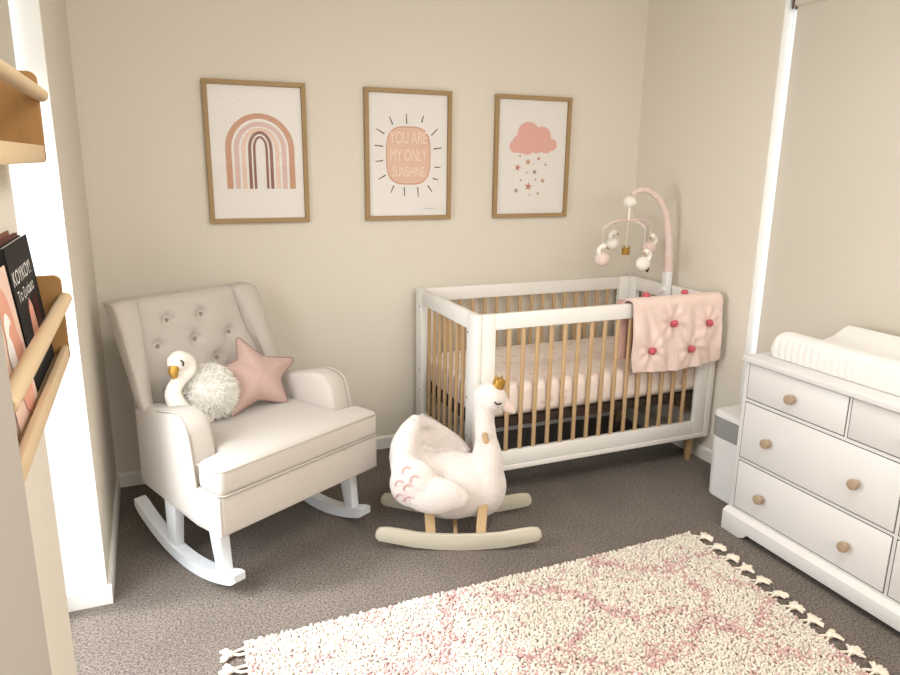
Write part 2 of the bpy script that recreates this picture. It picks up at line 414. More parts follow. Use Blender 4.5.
# T cushion
poly = [(-.385, .008), (.385, .008), (.385, -.128), (.283, -.14), (.283, -.36), (.283, -.60), (-.283, -.60), (-.283, -.36), (-.283, -.14), (-.385, -.128)]
mb = MB().prism(poly, lambda p, t: (p[0], Y(p[1]), t), .405, .512, .026, 4)
for i, (x, y, z) in enumerate(mb.v):
    if z > .45: mb.v[i] = (x, y, z+.014*max(0, 1-(x/.36)**2)*max(0, 1-((y-.28)/.36)**2))
cu = taper(mb).build('seat_cushion', M['linen'], ch)
pp = MB()
ring = [(-.383, -.118), (-.383, -.012), (-.365, .006), (.365, .006), (.383, -.012), (.383, -.118)]
pp.tube([(x, Y(v), .500) for x, v in ring], .0040, 6); pp.tube([(x, Y(v), .411) for x, v in ring], .0040, 6)
pp.build('piping', M['piping'], cu)
# arms, each with a flat outside panel running down to the base
front = [(-.138, .40), (-.146, .47), (-.158, .54), (-.172, .595), (-.192, .628), (-.225, .646), (-.27, .652)]
arm_prof = [(-.62, .40), (-.40, .40)]+front+[(-.42, .618), (-.62, .580)]
side_prof = [(-.63, .257), (-.40, .257), (-.15, .257), (-.003, .257), (-.003, .404), (-.134, .404)]+front[1:]+[(-.42, .618), (-.63, .580)]
for s in (-1, 1):
    a = taper(MB().prism(arm_prof, lambda p, t: (s*t, Y(p[0]), p[1]), .280, .380, .022, 4)).build('arm', M['linen'], ch)
    taper(MB().prism(side_prof, lambda p, t: (s*t, Y(p[0]), p[1]-(.010 if p[1] > .41 else 0)), .374, .3845, .005, 2)).build('side_panel', M['linen'], a)
    pth = [(s*.383*tap(v), Y(v+.002), z-.003) for v, z in front]+[(s*.383*tap(-.42), Y(-.42), .615)]
    MB().tube(spline(pth, 4), .0035, 6).build('piping', M['piping'], a)
# backrest: tufted front panel + rear shell
buttons = [(-.11, .895), (.047, .895), (-.175, .797), (-.008, .797), (.16, .797), (-.095, .70), (.075, .70), (-.175, .602), (-.008, .602), (.16, .602)]
vb = lambda z: interp([.46, .75, .985], [-.575, -.655, -.722], z)      # front surface
vr = lambda z: interp([.26, .50, .75, .985], [-.62, -.645, -.725, -.805], z)      # rear surface
hw = lambda z: interp([.5, .64, .74, .84, .985], [.288, .288, .262, .236, .218], z)
def dimple(x, z):
    d = 0
    for bx, bz in buttons:
        r2 = ((x-bx)**2+(z-bz)**2); d = max(d, .030*math.exp(-r2/.0007)+.006*math.exp(-r2/.005))
    for i, (ax, az) in enumerate(buttons):
        for bx, bz in buttons[i+1:]:
            if abs(az-bz) > .05 and abs(az-bz) < .15 and abs(ax-bx) < .13:
                ux, uz = bx-ax, bz-az; L2 = ux*ux+uz*uz; t = min(1, max(0, ((x-ax)*ux+(z-az)*uz)/L2))
                r2 = (x-ax-ux*t)**2+(z-az-uz*t)**2; d = max(d, .007*math.exp(-r2/.0002))
    return d
def back_surf(i, j):
    z = lerp(.46, .985, j); x = lerp(-1, 1, i)*hw(z)
    edge = (1-abs(2*i-1)**6)*(1-max(0, (j-.9)/.1)**2*.8)
    return (x, Y(vb(z)+.014*edge-dimple(x, z)), z)
squash = lambda mb: [mb.v.__setitem__(i, (x, y, z if z < .5 else .5+(z-.5)*.955)) for i, (x, y, z) in enumerate(mb.v)]
bk = MB().grid(back_surf, 64, 76)
def shell(z): return hw(z)
zs = [.46, .6, .75, .9, .972, .992, .992, .97, .9, .75, .6, .27]
def rear_grid(i, j):
    k = j*(len(zs)-1); z = interp(range(len(zs)), zs, k)
    v = interp([0, 3, 4, 5, 6, 7, 8, 11], [vb(.46)-.012, vb(.9)-.012, vb(.97)-.008, vb(.985)-.02, vr(.985)+.02, vr(.97), vr(.9), vr(.27)], k)
    w = (.24 if k < 4.5 else interp([4.5, 6, 7, 11], [.24, .300, .305, .300], k))
    return (lerp(-w, w, i), Y(v), z)
bk.grid(rear_grid, 12, 44); squash(bk)
bo = bk.build('backrest', M['linen'], ch)
for bx, bz in buttons:
    MB().ball((bx, Y(vb(bz)-.012), .5+(bz-.5)*.955), .0095, 8, sc=(1, .5, 1)).build('button', M['button'], bo)
# wings
for s in (-1, 1):
    w = MB(); rows = []
    for z in np.linspace(.46, .985, 14):
        t = (z-.46)/.525
        uo = interp([.46, .62, .985], [.318, .336, .332], z); ur = interp([.46, .64, .985], [.285, .298, .318], z); ui = interp([.46, .62, .985], [.275, .278, .222], z)
        vf = interp([.46, .64, .80, .93, .985], [-.50, -.555, -.615, -.662, -.70], z)
        rows.append((z, uo, ui, vf, vr(z)+.004, ur))
    vs = []; fs = []
    for z, uo, ui, vf, vk, ur in rows:
        sec = [(min(hw(z), uo-.02), vb(z)-.012), (ui+.006, vf-.012), (ui+.022, vf-.001), (uo-.016, vf), (uo-.003, vf-.008), (uo, vf-.022), (ur, vk), (min(hw(z), ur-.02), vk)]
        vs += [(s*u, Y(v), z) for u, v in sec]
    top = rows[-1]; z = 1.0
    for k in range(len(rows)-1):
        for j in range(8):
            q = (k*8+j, k*8+(j+1) % 8, (k+1)*8+(j+1) % 8, (k+1)*8+j); fs.append(q if s < 0 else q[::-1])
    # domed cap
    base = (len(rows)-1)*8; cs = vs[base:base+8]; cx = sum(p[0] for p in cs)/8; cy = sum(p[1] for p in cs)/8
    vs += [(lerp(p[0], cx, .18), lerp(p[1], cy, .18), .996) for p in cs]
    for j in range(8):
        q = (base+j, base+(j+1) % 8, base+8+(j+1) % 8, base+8+j); fs.append(q if s < 0 else q[::-1])
    q = tuple(range(base+8, base+16)); fs.append(q if s < 0 else q[::-1])
    w.add(vs, fs); squash(w)
    wo = w.build('wing', M['linen'], ch, angle=50)
    pw = MB().tube([(s*(uo-.004), Y(vf-.006), z) for z, uo, ui, vf, vk, ur in rows]+[(s*(rows[-1][1]-.008), Y(rows[-1][4]+.01), .99)], .004, 6); squash(pw); pw.build('piping', M['piping'], wo)
    # outside panel below the wing, closing the side behind the arm
# rockers and legs
def rz(v): return .5*(v+.27)**2/(.66 if v > -.27 else .55)
for s in (-1, 1):
    r = MB(); vs = []; fs = []; n = 26
    for i in range(n+1):
        v = lerp(-.008, -.665, i/n); z = rz(v); th = .046
        if i in (0, n): th = .030; z += .008
        for (du, dz) in ((-.024, 0), (.024, 0), (.024, th), (-.024, th)): vs.append((s*.320+du, Y(v), z+dz))
    for i in range(n):
        for j in range(4): fs.append((i*4+j, i*4+(j+1) % 4, (i+1)*4+(j+1) % 4, (i+1)*4+j))
    fs.append((3, 2, 1, 0)); fs.append((n*4, n*4+1, n*4+2, n*4+3))
    r.add(vs, fs).build('rocker', M['rockerw'], ch)
    for (vt, vbm) in ((-.125, -.095), (-.40, -.415)):
        zt, zbm = .275, rz(vbm)+.03
        lo = [(s*.320-.019, Y(vbm-.026), zbm), (s*.320+.019, Y(vbm-.026), zbm), (s*.320+.019, Y(vbm+.026), zbm), (s*.320-.019, Y(vbm+.026), zbm)]
        hi = [(s*.320-.021, Y(vt-.036), zt), (s*.320+.021, Y(vt-.036), zt), (s*.320+.021, Y(vt+.036), zt), (s*.320-.021, Y(vt+.036), zt)]
        MB().hexa(lo, hi, .004, 2).build('leg', M['rockerw'], ch)

def chairpt(u, v, z): return WORLD[ch.name] @ Vector((u, -v, z))
# star cushion
sr = thing('star_cushion', 'dusty pink star-shaped cushion leaning on the rocking chair', 'cushion', tuple(chairpt(.1, -.40, .515)), TH)
tips = [Vector((.082, .515, .805)), Vector((.325, .435, .672)), Vector((.205, .352, .514)), Vector((-.065, .382, .514)), Vector((-.030, .470, .700))]
C0 = sum(tips, Vector())/5
order = [0, 1, 2, 3, 4]
out = []
for k in range(5):
    a = tips[k]; b = tips[(k+1) % 5]; out.append(a); out.append(lerp((a+b)/2, C0, .34))
nrm = ((tips[2]-tips[0]).cross(tips[3]-tips[0])).normalized()
if nrm.y > 0: nrm = -nrm
outline = []
for k in range(10):
    for t in np.linspace(0, 1, 6, endpoint=False): outline.append(lerp(out[k], out[(k+1) % 10], t))
# soften the five points
outline = [(outline[i-1]+outline[i]*2+outline[(i+1) % len(outline)])/4 for i in range(len(outline))]
n = len(outline); rings = 9; st = MB(); vs = []; fs = []
for sd in (1, -1):
    b0 = len(vs)
    for q in range(rings+1):
        f = 1-q/rings
        for p in outline:
            h = .058*(1-f**2.0)**.72
            rad_ = (p-C0).length; rm = .145; rr_ = f*lerp(rm, rad_, f**1.5)*(1 if rad_ > rm else 1); rr_ = min(rr_, rad_*f**.9) if rad_ < rm else rr_
            vs.append(C0+(p-C0).normalized()*rr_+nrm*sd*h+Vector((0, 0, .004*noise.noise(p*14)*(1-f))))
    for q in range(rings):
        for i in range(n):
            a = (b0+q*n+i, b0+q*n+(i+1) % n, b0+(q+1)*n+(i+1) % n, b0+(q+1)*n+i); fs.append(a if sd > 0 else a[::-1])
Wc = WORLD[ch.name]
st.add([Wc @ v for v in vs], fs).build('cushion_cover', M['starpink'], sr, True, True, angle=80)
MB().tube([Wc @ p for p in outline], .0042, 6, closed=True).build('piping', M['starpipe'], sr, True, True)

# fluffy swan cushion
fl = thing('swan_cushion', 'white fluffy swan cushion with gold beak sitting on the rocking chair', 'cushion', tuple(chairpt(-.14, -.42, .515)), TH)
bc = Vector((-.112, .440, .622)); R = .098
f = MB().ball(bc, R, 16, sc=(1.02, .9, 1.04))
def strand(mb, p, d, L, w, mi=0):
    side = d.cross(Vector((random.uniform(-1, 1), random.uniform(-1, 1), random.uniform(-1, 1)))).normalized()*w
    m = p+d*L*.55+Vector((0, 0, -L*.05)); t = p+d*L+Vector((random.uniform(-.3, .3)*L, random.uniform(-.3, .3)*L, -L*random.uniform(.1, .45)))
    mb.add([p-side, p+side, m+side*.8, m-side*.8, t], [(0, 1, 2, 3), (3, 2, 4)], mi)
for i in range(5200):
    d = Vector(rng.normal(size=3)).normalized()
    p = bc+Vector((d.x*R*1.0, d.y*R*.88, d.z*R*1.02))
    d2 = (d+Vector(rng.normal(size=3))*.35+Vector((.12, 0, .0))).normalized()
    L = random.uniform(.018, .034) if d.z > -.75 else .01
    strand(f, p, d2, L, .0016)
f.v = [tuple(Wc @ Vector(v)) for v in f.v]
f.build('fluffy_body', M['fur'], fl, True, True, angle=180)
path = [(-.105, .42, .560), (-.165, .415, .560), (-.212, .415, .592), (-.238, .425, .640), (-.244, .435, .686), (-.212, .435, .728), (-.172, .435, .752), (-.172, .435, .788), (-.210, .432, .808), (-.240, .428, .795)]
rad = [.03, .034, .035, .033, .029, .025, .024, .026, .032, .028]
nk = MB().tube(spline(path, 6), radspline([r*1.05 for r in rad], 6), 14); nk.ball((-.220, .432, .795), .036, 16, sc=(1.05, .9, .95))
nk.v = [(x-.026, y-.005, z-.020) for x, y, z in nk.v]; nk = remeshed(nk, .006, 4); nk.v = [tuple(Wc @ Vector(v)) for v in nk.v]
nko = nk.build('neck_and_head', M['plushwhite'], fl, True, True, angle=180)
b = MB().tube([(-.266, .416, .764), (-.275, .408, .747), (-.275, .401, .726)], [.021, .019, .009], 10); b.v = [tuple(Wc @ Vector(v)) for v in b.v]
b.build('beak', M['gold'], fl, True, True)
b = MB().tube(spline([(-.250, .396, .793), (-.243, .389, .783), (-.245, .390, .770)], 4), .0028, 6); b.v = [tuple(Wc @ Vector(v)) for v in b.v]
b.build('eye', M['black'], fl, True, True)

# ------------------------------------------------------------------ crib
CX, CY, CL, CW, CH_, CB = 1.486, -.79, 1.36, .735, .887, .144
cr = thing('crib', 'white baby crib with pale wooden slats in the back corner', 'crib', (CX, CY, 0))
et = .034; sw = .07
for x0 in (0, CL-et):                                  # end panels
    e = MB(); x1 = x0+et
    e.box((x0, 0, CB), (x1, .085, CH_), .004); e.box((x0, CW-.085, CB), (x1, CW, CH_), .004)
    e.box((x0+.002, .08, CH_-.075), (x1-.002, CW-.08, CH_-.0005), .004); e.box((x0+.002, .08, CB), (x1-.002, CW-.08, CB+.09), .004)
    eo = e.build('end_panel', M['cribw'], cr)
    for k in range(7):
        y = .085+(CW-.17)*(k+1)/8
        MB().box((x0+.010, y-.011, CB+.085), (x1-.010, y+.011, CH_-.07), .004).build('slat', M['pine'], eo)
    if x0 == 0:
        for (y, z) in ((.07, .80), (.07, .50), (.07, .32), (CW-.06, .80), (CW-.06, .46), (CW-.06, .35), (.04, .22)):
            MB().lathe([(.001, 0), (.006, 0), (.006, .002), (.001, .002)], 10, X=Matrix.Translation((x0+.0005, y, z)) @ Matrix.Rotation(-PI/2, 4, 'Y')).build('bolt_cap', M['binband'], eo)
for y0 in (.004, CW-.030):                              # long sides
    y1 = y0+.026; e = MB()
    e.box((et+.001, y0, CB+.004), (et+sw, y1, CH_-.002), .003); e.box((CL-et-sw, y0, CB+.004), (CL-et-.001, y1, CH_-.002), .003)
    e.box((et+sw-.003, y0+.001, CH_-.073), (CL-et-sw+.003, y1-.001, CH_-.003), .003)
    e.box((et+sw-.003, y0+.001, CB+.026), (CL-et-sw+.003, y1-.001, CB+.094), .003)
    e.box((et+.001, y0-.003, CB), (CL-et-.001, y1+.003, CB+.024), .003)
    eo = e.build('side_panel', M['cribw'], cr)
    xa, xb = et+sw, CL-et-sw
    for k in range(15):
        x = xa+(xb-xa)*(k+1)/16
        MB().box((x-.0095, y0+.006, CB+.09), (x+.0095, y1-.006, CH_-.07), .0045).build('slat', M['pine'], eo)
for x in (.07, CL-.07):
    for y in (.06, CW-.06):
        MB().lathe([(.014, 0), (.017, .004), (.025, CB+.001), (.001, CB+.001)], 16, X=Matrix.Translation((x, y, 0))).build('foot', M['peg'], cr)
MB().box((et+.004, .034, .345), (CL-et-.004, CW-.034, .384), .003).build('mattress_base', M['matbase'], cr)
# mattress with a printed fitted sheet (a thing of its own)
ma = thing('mattress', 'crib mattress in a pink printed fitted sheet inside the crib', 'mattress', (CX+CL/2, CY+CW/2, .385))
mb = MB().box((CX+et+.008, CY+.036, .385), (CX+CL-et-.008, CY+CW-.036, .545), .045, 5)
bm = bmesh.new()
for v in mb.v: pass
mt = mb.build('fitted_sheet', None or M['sheet'], ma, True, True)
def sheet_mat():
    m = M['sheet']; nt = m.node_tree; N = nt.nodes; L = nt.links; b = N['Principled BSDF']
    tc = N.new('ShaderNodeTexCoord'); v = N.new('ShaderNodeTexVoronoi'); v.inputs['Scale'].default_value = 16; L.new(tc.outputs['Object'], v.inputs['Vector'])
    r = N.new('ShaderNodeValToRGB'); e = r.color_ramp.elements
    e[0].position = .18; e[0].color = srgb(226, 176, 164); e[1].position = .30; e[1].color = (1, 1, 1, 1)
    L.new(v.outputs['Distance'], r.inputs[0])
    src = b.inputs['Base Color'].links[0].from_socket
    mx = N.new('ShaderNodeMixRGB'); mx.blend_type = 'MULTIPLY'; mx.inputs[0].default_value = .42
    L.new(src, mx.inputs[1]); L.new(r.outputs[0], mx.inputs[2]); L.new(mx.outputs[0], b.inputs['Base Color'])
sheet_mat()

# quilt folded over the front rail by the corner
qx0, qx1 = CX+.805, CX+1.335
qt = thing('quilt', 'pale pink quilt with coral pompoms draped over the crib rail', 'quilt', ((qx0+qx1)/2, CY, CH_))
prof = [(.055, .60), (.055, .70), (.054, .80), (.052, .868), (.046, .888), (.030, .899), (.010, .900), (-.010, .896), (-.020, .880), (-.022, .84), (-.024, .76), (-.026, .68), (-.028, .62), (-.028, .575)]
PR = spline([(0, y, z) for y, z in prof], 7)
def qsurf(off):
    def fn(i, j):
        x = lerp(qx0, qx1, i); p = PR[min(len(PR)-1, int(round(j*(len(PR)-1))))]
        front = max(0, (.90-p.z))*(1 if p.y < 0 else .3)
        wob = (.012*sin(i*17+p.z*9)+.010*sin(i*7.5-p.z*16+1)+.006*sin(i*31+p.z*22))*min(1, front*6)
        yy = CY+p.y-abs(wob)*(1 if p.y < 0 else -1)*.9
        zz = p.z
        if p.y < -.02 and j > .75: zz -= lerp(0, .02, i*(1-i)*4)*((j-.75)/.25); zz -= (1-i)*.012*((j-.75)/.25)
        puff = 0
        xx = x-(.02*(p.z-.9) if p.y < 0 else 0)*(1 if i < .5 else 0)
        pk = 0
        for px_, pz_ in ((2.518, .785), (2.735, .772), (2.401, .660), (2.638, .648)):
            if p.y < 0:
                dx_, dz_ = xx-px_, zz-pz_; r_ = math.hypot(dx_, dz_); pk += -.010*math.exp(-(r_/.028)**2)+.0045*math.cos(7*math.atan2(dz_, dx_)+px_*40)*math.exp(-((r_-.05)/.035)**2)
        off_ = off+pk
        nn = Vector((0, -1 if p.y < 0 else 1, 0)) if p.z < .885 else Vector((0, 0, 1))
        q = Vector((xx, yy, zz))+nn*off_
        return tuple(q)
    return fn
nv = len(PR)-1
qm = MB(); nu = 90
qm.grid(qsurf(.009), nu, nv, 0); a0 = len(qm.v); qm.grid(qsurf(-.004), nu, nv, 1)
def edge(ids):
    for a, b in zip(ids[:-1], ids[1:]): qm.f.append((a, b, b+a0, a+a0)); qm.m.append(0)
W_ = nu+1
edge([j*W_ for j in range(nv+1)]); edge([j*W_+nu for j in range(nv+1)]); edge(list(range(W_))); edge([nv*W_+i for i in range(W_)])
qm.build('quilt_cloth', [M['quilt'], M['quiltback']], qt, True, True, angle=60)
def pom(x, y, z, r=.020):
    p = MB(); c = Vector((x, y, z)); p.ball(c, r*.8, 8)
    for i in range(240):
        d = Vector(rng.normal(size=3)).normalized(); strand(p, c+d*r*.6, d, r*.45, .0014)
    p.build('pompom', M['pom'], qt, True, True, angle=180)
for x, z in ((2.518, .785), (2.735, .772), (2.401, .660), (2.638, .648)): pom(x, CY-.047, z)
for x, y in ((2.395, CY+.028), (2.628, CY+.028)): pom(x, y, .915, .020)
# rose coloured lining hanging inside the rail
lin = MB().grid(lambda i, j: (lerp(qx0-.035, qx0+.07, i), CY+.060+.005*sin(i*9), lerp(.60, .895, j)), 8, 8)
lin.build('lining', M['quiltback'], qt, True, True)

# ------------------------------------------------------------------ cot mobile
MX, MY = 2.796, CY+.36
mo = thing('crib_mobile', 'pink fabric musical crib mobile clamped to the end rail', 'mobile', (MX, MY, .86))
MB().box((MX-.022, MY-.024, .79), (MX+.013, MY+.024, .965), .008, 3).build('clamp', M['bin'], mo, True, True)
MB().lathe([(.001, -.014), (.016, -.014), (.016, .014), (.001, .014)], 16, X=Matrix.Translation((MX-.032, MY, .87)) @ Matrix.Rotation(PI/2, 4, 'Y')).build('clamp_knob', M['bin'], mo, True, True)
armp = spline([(MX, MY, .955), (MX-.008, MY, 1.06), (MX-.022, MY, 1.17), (MX-.050, MY, 1.27), (MX-.100, MY, 1.345), (MX-.170, MY, 1.388), (MX-.230, MY, 1.392), (MX-.275, MY, 1.370)], 8)
am = MB(); k = len(armp)
am.tube(armp, [.0225-.010*i/(k-1)+.0015*sin(i*1.1) for i in range(k)], 12)
am.build('arm', M['pinkplush'], mo, True, True)
mbx = MX-.283
MB().ball((mbx, MY, 1.335), .034, 16, sc=(1, 1, .85)).build('music_box', M['plushwhite'], mo, True, True)
cz = 1.225
MB().tube([(mbx, MY, 1.31), (mbx, MY, cz)], .006, 8).build('spindle', M['plushwhite'], mo, True, True)
def toy_swan(t, c, body, s=1.0, flip=1):
    x, y, z = c
    MB().ball((x, y, z), .036*s, 16, sc=(1.05, .9, 1)).build('body', body, t, True, True)
    h = MB().tube(spline([(x-flip*.02*s, y-.012, z+.02*s), (x-flip*.03*s, y-.014, z+.045*s), (x-flip*.012*s, y-.016, z+.064*s), (x+flip*.004*s, y-.016, z+.06*s)], 4), [.011*s]*13, 8)
    h.ball((x-flip*.004*s, y-.016, z+.064*s), .016*s, 10); h.build('head', M['plushwhite'], t, True, True)
    MB().tube([(x+flip*.008*s, y-.02, z+.058*s), (x+flip*.022*s, y-.024, z+.05*s)], [.006*s, .001], 6).build('beak', M['gold'], t, True, True)
hooks = [(-.185, -.05), (.0, -.14), (.02, .15), (.20, .07)]
for dx, dy in (hooks[0], hooks[1], hooks[2], hooks[3]):
    pts = [(mbx+dx*t, MY+dy*t, cz+.012*(1-t)+.018*sin(t*PI*.7)-.03*t*t) for t in np.linspace(0, 1, 9)]
    MB().tube(pts, .0065, 8).build('hanger_arm', M['pinkplush'], mo, True, True)
toys = [('small pale pink swan toy hanging at the left of the crib mobile', 0, 1.055, M['pinkplush'], 1.05, 1), ('white swan toy with dark tail hanging at the front right of the mobile', 1, 1.035, M['plushwhite'], 1.0, -1),
        ('grey and white swan toy hanging behind the left pink one', 2, 1.105, M['plushwhite'], .95, 1), ('pink swan toy hanging beside the mobile pole', 3, 1.085, M['pinkplush'], 1.0, -1)]
for lab, k, z, m, s, fp in toys:
    dx, dy = hooks[k]; x, y = mbx+dx, MY+dy
    t = thing('hanging_swan_toy', lab, 'toy', (x, y, z), 0, 'toys hanging from the crib mobile')
    toy_swan(t, (x, y, z), m, s, fp)
    MB().tube([(x, y, z+.03), (x, y, cz-.018)], .0013, 5).build('string', M['plushwhite'], t, True, True)
    if k in (1, 2):
        MB().ball((x+.03, y, z-.025 if k == 1 else z), .014, 8, sc=(.7, .7, 1.4)).build('tail', M['black'] if k == 1 else M['plushgrey'], t, True, True)
t = thing('hanging_crown_toy', 'small gold crown hanging at the centre of the crib mobile', 'toy', (mbx-.005, MY, 1.08), 0, 'toys hanging from the crib mobile')
def crown(mb, X, r, h, n=5):
    vs = []; fs = []; N = n*4
    for j in range(N):
        a = 2*PI*j/N; top = h*(1 if j % 4 == 0 else .55 if j % 4 == 2 else .78)
        for rr in (r, r*.86): vs += [(rr*cos(a), rr*sin(a), 0), (rr*1.06*cos(a), rr*1.06*sin(a), top)]
    for j in range(N):
        a = j*4; b = ((j+1) % N)*4
        fs += [(a, b, b+1, a+1), (a+2, a+3, b+3, b+2), (a+1, b+1, b+3, a+3), (a, a+2, b+2, b)]
    mb.add(vs, fs, 0, X)
    for j in range(n):
        a = 2*PI*j/n; p = X @ Vector((r*1.03*cos(a), r*1.03*sin(a), h)); mb.ball(p, r*.16, 8)
    return mb
crown(MB(), Matrix.Translation((mbx-.005, MY, 1.065)), .020, .045).build('crown', M['gold'], t, True, True)
MB().tube([(mbx-.005, MY, 1.10), (mbx-.005, MY, cz)], .0013, 5).build('string', M['plushwhite'], t, True, True)
MB().ball((mbx-.005, MY, 1.09), .012, 8).build('lining', M['gold'], t, True, True)

# ------------------------------------------------------------------ rocking swan (local x = forward, -y = camera side)
SA = math.radians(-21.5)
sn = thing('rocking_swan', 'white plush swan ride-on rocker wearing a small gold crown', 'ride-on toy', (1.342, -.975, 0), SA)
b = MB()
b.ball((-.03, 0, .213), .16, 16, sc=(1.28, .80, .90))          # belly
b.ball((.088, 0, .208), .118, 16, sc=(.95, .86, 1.15))          # breast
b.ball((-.16, 0, .26), .11, 16, sc=(1.0, 1.0, .95))            # rump
b.tube(spline([(.10, 0, .24), (.115, 0, .33), (.108, 0, .42), (.100, 0, .50), (.100, 0, .575), (.112, 0, .60)], 6), radspline([.088, .068, .046, .041, .048, .058], 6), 16)
b.ball((.118, 0, .598), .070, 16, sc=(1.0, .84, .92))           # head
b.ball((.150, 0, .582), .042, 16, sc=(1.1, .8, .9))
b.ball((-.15, .10, .375), .075, 16, sc=(1.2, .42, 1)); b.ball((-.07, .118, .335), .065, 16, sc=(1.2, .4, .9)); b.ball((-.20, .03, .40), .06, 16, sc=(.7, .9, 1.2))
# raised tail / back rest with the far side standing up and the near side folded down
b.tube(spline([(-.200, -.03, .29), (-.228, -.035, .38), (-.210, -.02, .45), (-.182, 0, .496)], 5), radspline([.085, .060, .046, .030], 5), 12)
b.tube(spline([(-.19, .0, .497), (-.14, .075, .46), (-.07, .118, .405), (.0, .125, .35), (.04, .10, .31)], 5), radspline([.028, .026, .026, .026, .024], 5), 10)
b.tube(spline([(-.21, .02, .44), (-.17, .085, .39), (-.09, .120, .34), (-.02, .122, .29)], 5), radspline([.035, .035, .035, .035], 5), 10)
b.tube(spline([(-.225, -.03, .40), (-.215, -.095, .350), (-.17, -.130, .295), (-.11, -.130, .24)], 5), radspline([.045, .055, .052, .04], 5), 10)
rb = remeshed(b, .009, 8)
bo = rb.build('body', M['plush'], sn, True, angle=180)
for s in (-1, 1):                                                # plush wings on both sides
    w = MB()
    w.ball((-.185, s*.130, .282), .100, 16, sc=(.98, .47, 1.05)); w.ball((-.10, s*.144, .235), .098, 16, sc=(1.25, .40, .82)); w.ball((-.225, s*.105, .345), .062, 16, sc=(.9, .6, 1.1))
    w.ball((-.035, s*.142, .225), .066, 16, sc=(1.15, .40, .85))
    wo = remeshed(w, .008, 6).build('wing', M['plush'], sn, True, angle=180)
    stt = MB()
    for (cx, cz_) in ((-.210, .352), (-.180, .322), (-.238, .300), (-.205, .288), (-.236, .246), (-.205, .236)):
        pts = []
        for a in np.linspace(PI*.12, PI*.9, 9):
            x = cx+.019*cos(a+.5); z = cz_-.010+.022*sin(a+.5)
            e = min(1, ((x+.185)/.098)**2+((z-.282)/.105)**2); e2 = min(1, ((x+.225)/.056)**2+((z-.345)/.068)**2)
            pts.append((x, s*max(.130+.0470*math.sqrt(max(0, 1-e)), .105+.036*math.sqrt(max(0, 1-e2))), z))
        stt.tube(pts, .0052, 6)
    stt.build('feather_stitching', M['stitch'], wo)
MB().tube(spline([(-.16, .088, .482), (-.12, .122, .450), (-.07, .146, .405), (-.01, .152, .355), (.02, .150, .32)], 5), .015, 10).build('wing_lining', M['plushgrey'], sn, label='grey plush rim')
MB().tube([(.165, 0, .580), (.195, 0, .556), (.222, 0, .535)], [.030, .022, .008], 12).build('beak', M['pinkplush'], sn)
for s in (-1, 1):
    MB().tube(spline([(.134, s*.0575, .598), (.146, s*.0560, .588), (.162, s*.0500, .590)], 4), .0035, 6).build('eye', M['black'], sn)
X = Matrix.Translation((.148, -.008, .643)) @ Matrix.Rotation(.3, 4, 'Y')
cw = MB(); crown(cw, X, .024, .044); cw.ball((.154, -.008, .662), .0225, 8, sc=(1, 1, 1.1)); cw.build('crown', M['gold'], sn)
MB().lathe([(.001, -.115), (.010, -.113), (.0125, -.105), (.0125, .105), (.010, .113), (.001, .115)], 14, X=Matrix.Translation((.100, 0, .452)) @ Matrix.Rotation(PI/2, 4, 'X')).build('handle', M['peg'], sn)
prof = []
top = [(-.338, .060), (-.336, .082), (-.322, .098), (-.29, .100), (-.24, .092), (-.17, .078), (-.09, .071), (0, .069), (.09, .071), (.17, .078), (.24, .092), (.29, .100), (.315, .098), (.328, .082), (.330, .060)]
bot = [(.318, .044), (.28, .034), (.18, .013), (.08, .003), (0, 0), (-.08, .003), (-.18, .013), (-.28, .034), (-.326, .044)]
for s in (-1, 1):
    MB().prism(top+bot, lambda p, t: (p[0], t, p[1]), s*.150-.0095, s*.150+.0095, .003, 2).build('rocker', M['boardwood'], sn)
for x in (-.115, .085):
    for s in (-1, 1):
        lo = [(x-.020, s*.136-.009, .045), (x+.020, s*.136-.009, .045), (x+.020, s*.136+.0045, .045), (x-.020, s*.136+.0045, .045)]
        k = .010 if x > 0 else -.010
        hi = [(x-.020-k*0+k, s*.085-.009, .175), (x+.020+k, s*.085-.009, .175), (x+.020+k, s*.085+.009, .175), (x-.020+k, s*.085+.009, .175)]
        MB().hexa(lo, hi, .002, 1).build('post', M['peg'], sn)
MB().lathe([(.009, -.141), (.009, .141)], 12, X=Matrix.Translation((-.015, 0, .052)) @ Matrix.Rotation(PI/2, 4, 'X')).build('crossbar', M['peg'], sn)

# ------------------------------------------------------------------ dresser
DX, DY0, DY1, DH = 2.44, -1.372, -2.81, .774
dr = thing('dresser', 'white wide chest of drawers with round wooden knobs along the right wall', 'dresser', (DX+.2, (DY0+DY1)/2, 0))
XB = XR-.012
c = MB(); c.box((DX, DY1, .095), (XB, DY0, DH-.026), .003)
c.build('carcass', M['dress'], dr, True, True)
MB().box((DX-.016, DY1-.010, DH-.026), (XB, DY0+.008, DH), .005, 3).build('top_board', M['dress'], dr, True, True)
pl = MB()
# plinth: front board with bracket feet, moulding on its upper edge
fy0, fy1 = DY0+.012, DY1-.012
pf = [(fy0, 0), (fy0, .085), (fy1, .085), (fy1, 0), (fy1+.10, 0), (fy1+.125, .012), (fy1+.14, .03), (fy0-.14, .03), (fy0-.125, .012), (fy0-.10, 0)]
pl.prism(pf, lambda p, t: (t, p[0], p[1]), DX-.024, DX-.002, .002, 2)
pl.hexa([(DX-.024, fy1, .085), (DX+.01, fy1, .085), (DX+.01, fy0, .085), (DX-.024, fy0, .085)], [(DX-.006, fy1+.006, .104), (DX+.01, fy1+.006, .104), (DX+.01, fy0-.006, .104), (DX-.006, fy0-.006, .104)])
pl.box((DX-.002, DY0-.02, 0), (XB, DY0+.012, .095), .002); pl.box((DX-.002, DY1-.012, 0), (XB, DY1+.02, .095), .002)
pl.build('plinth', M['dress'], dr, True, True)
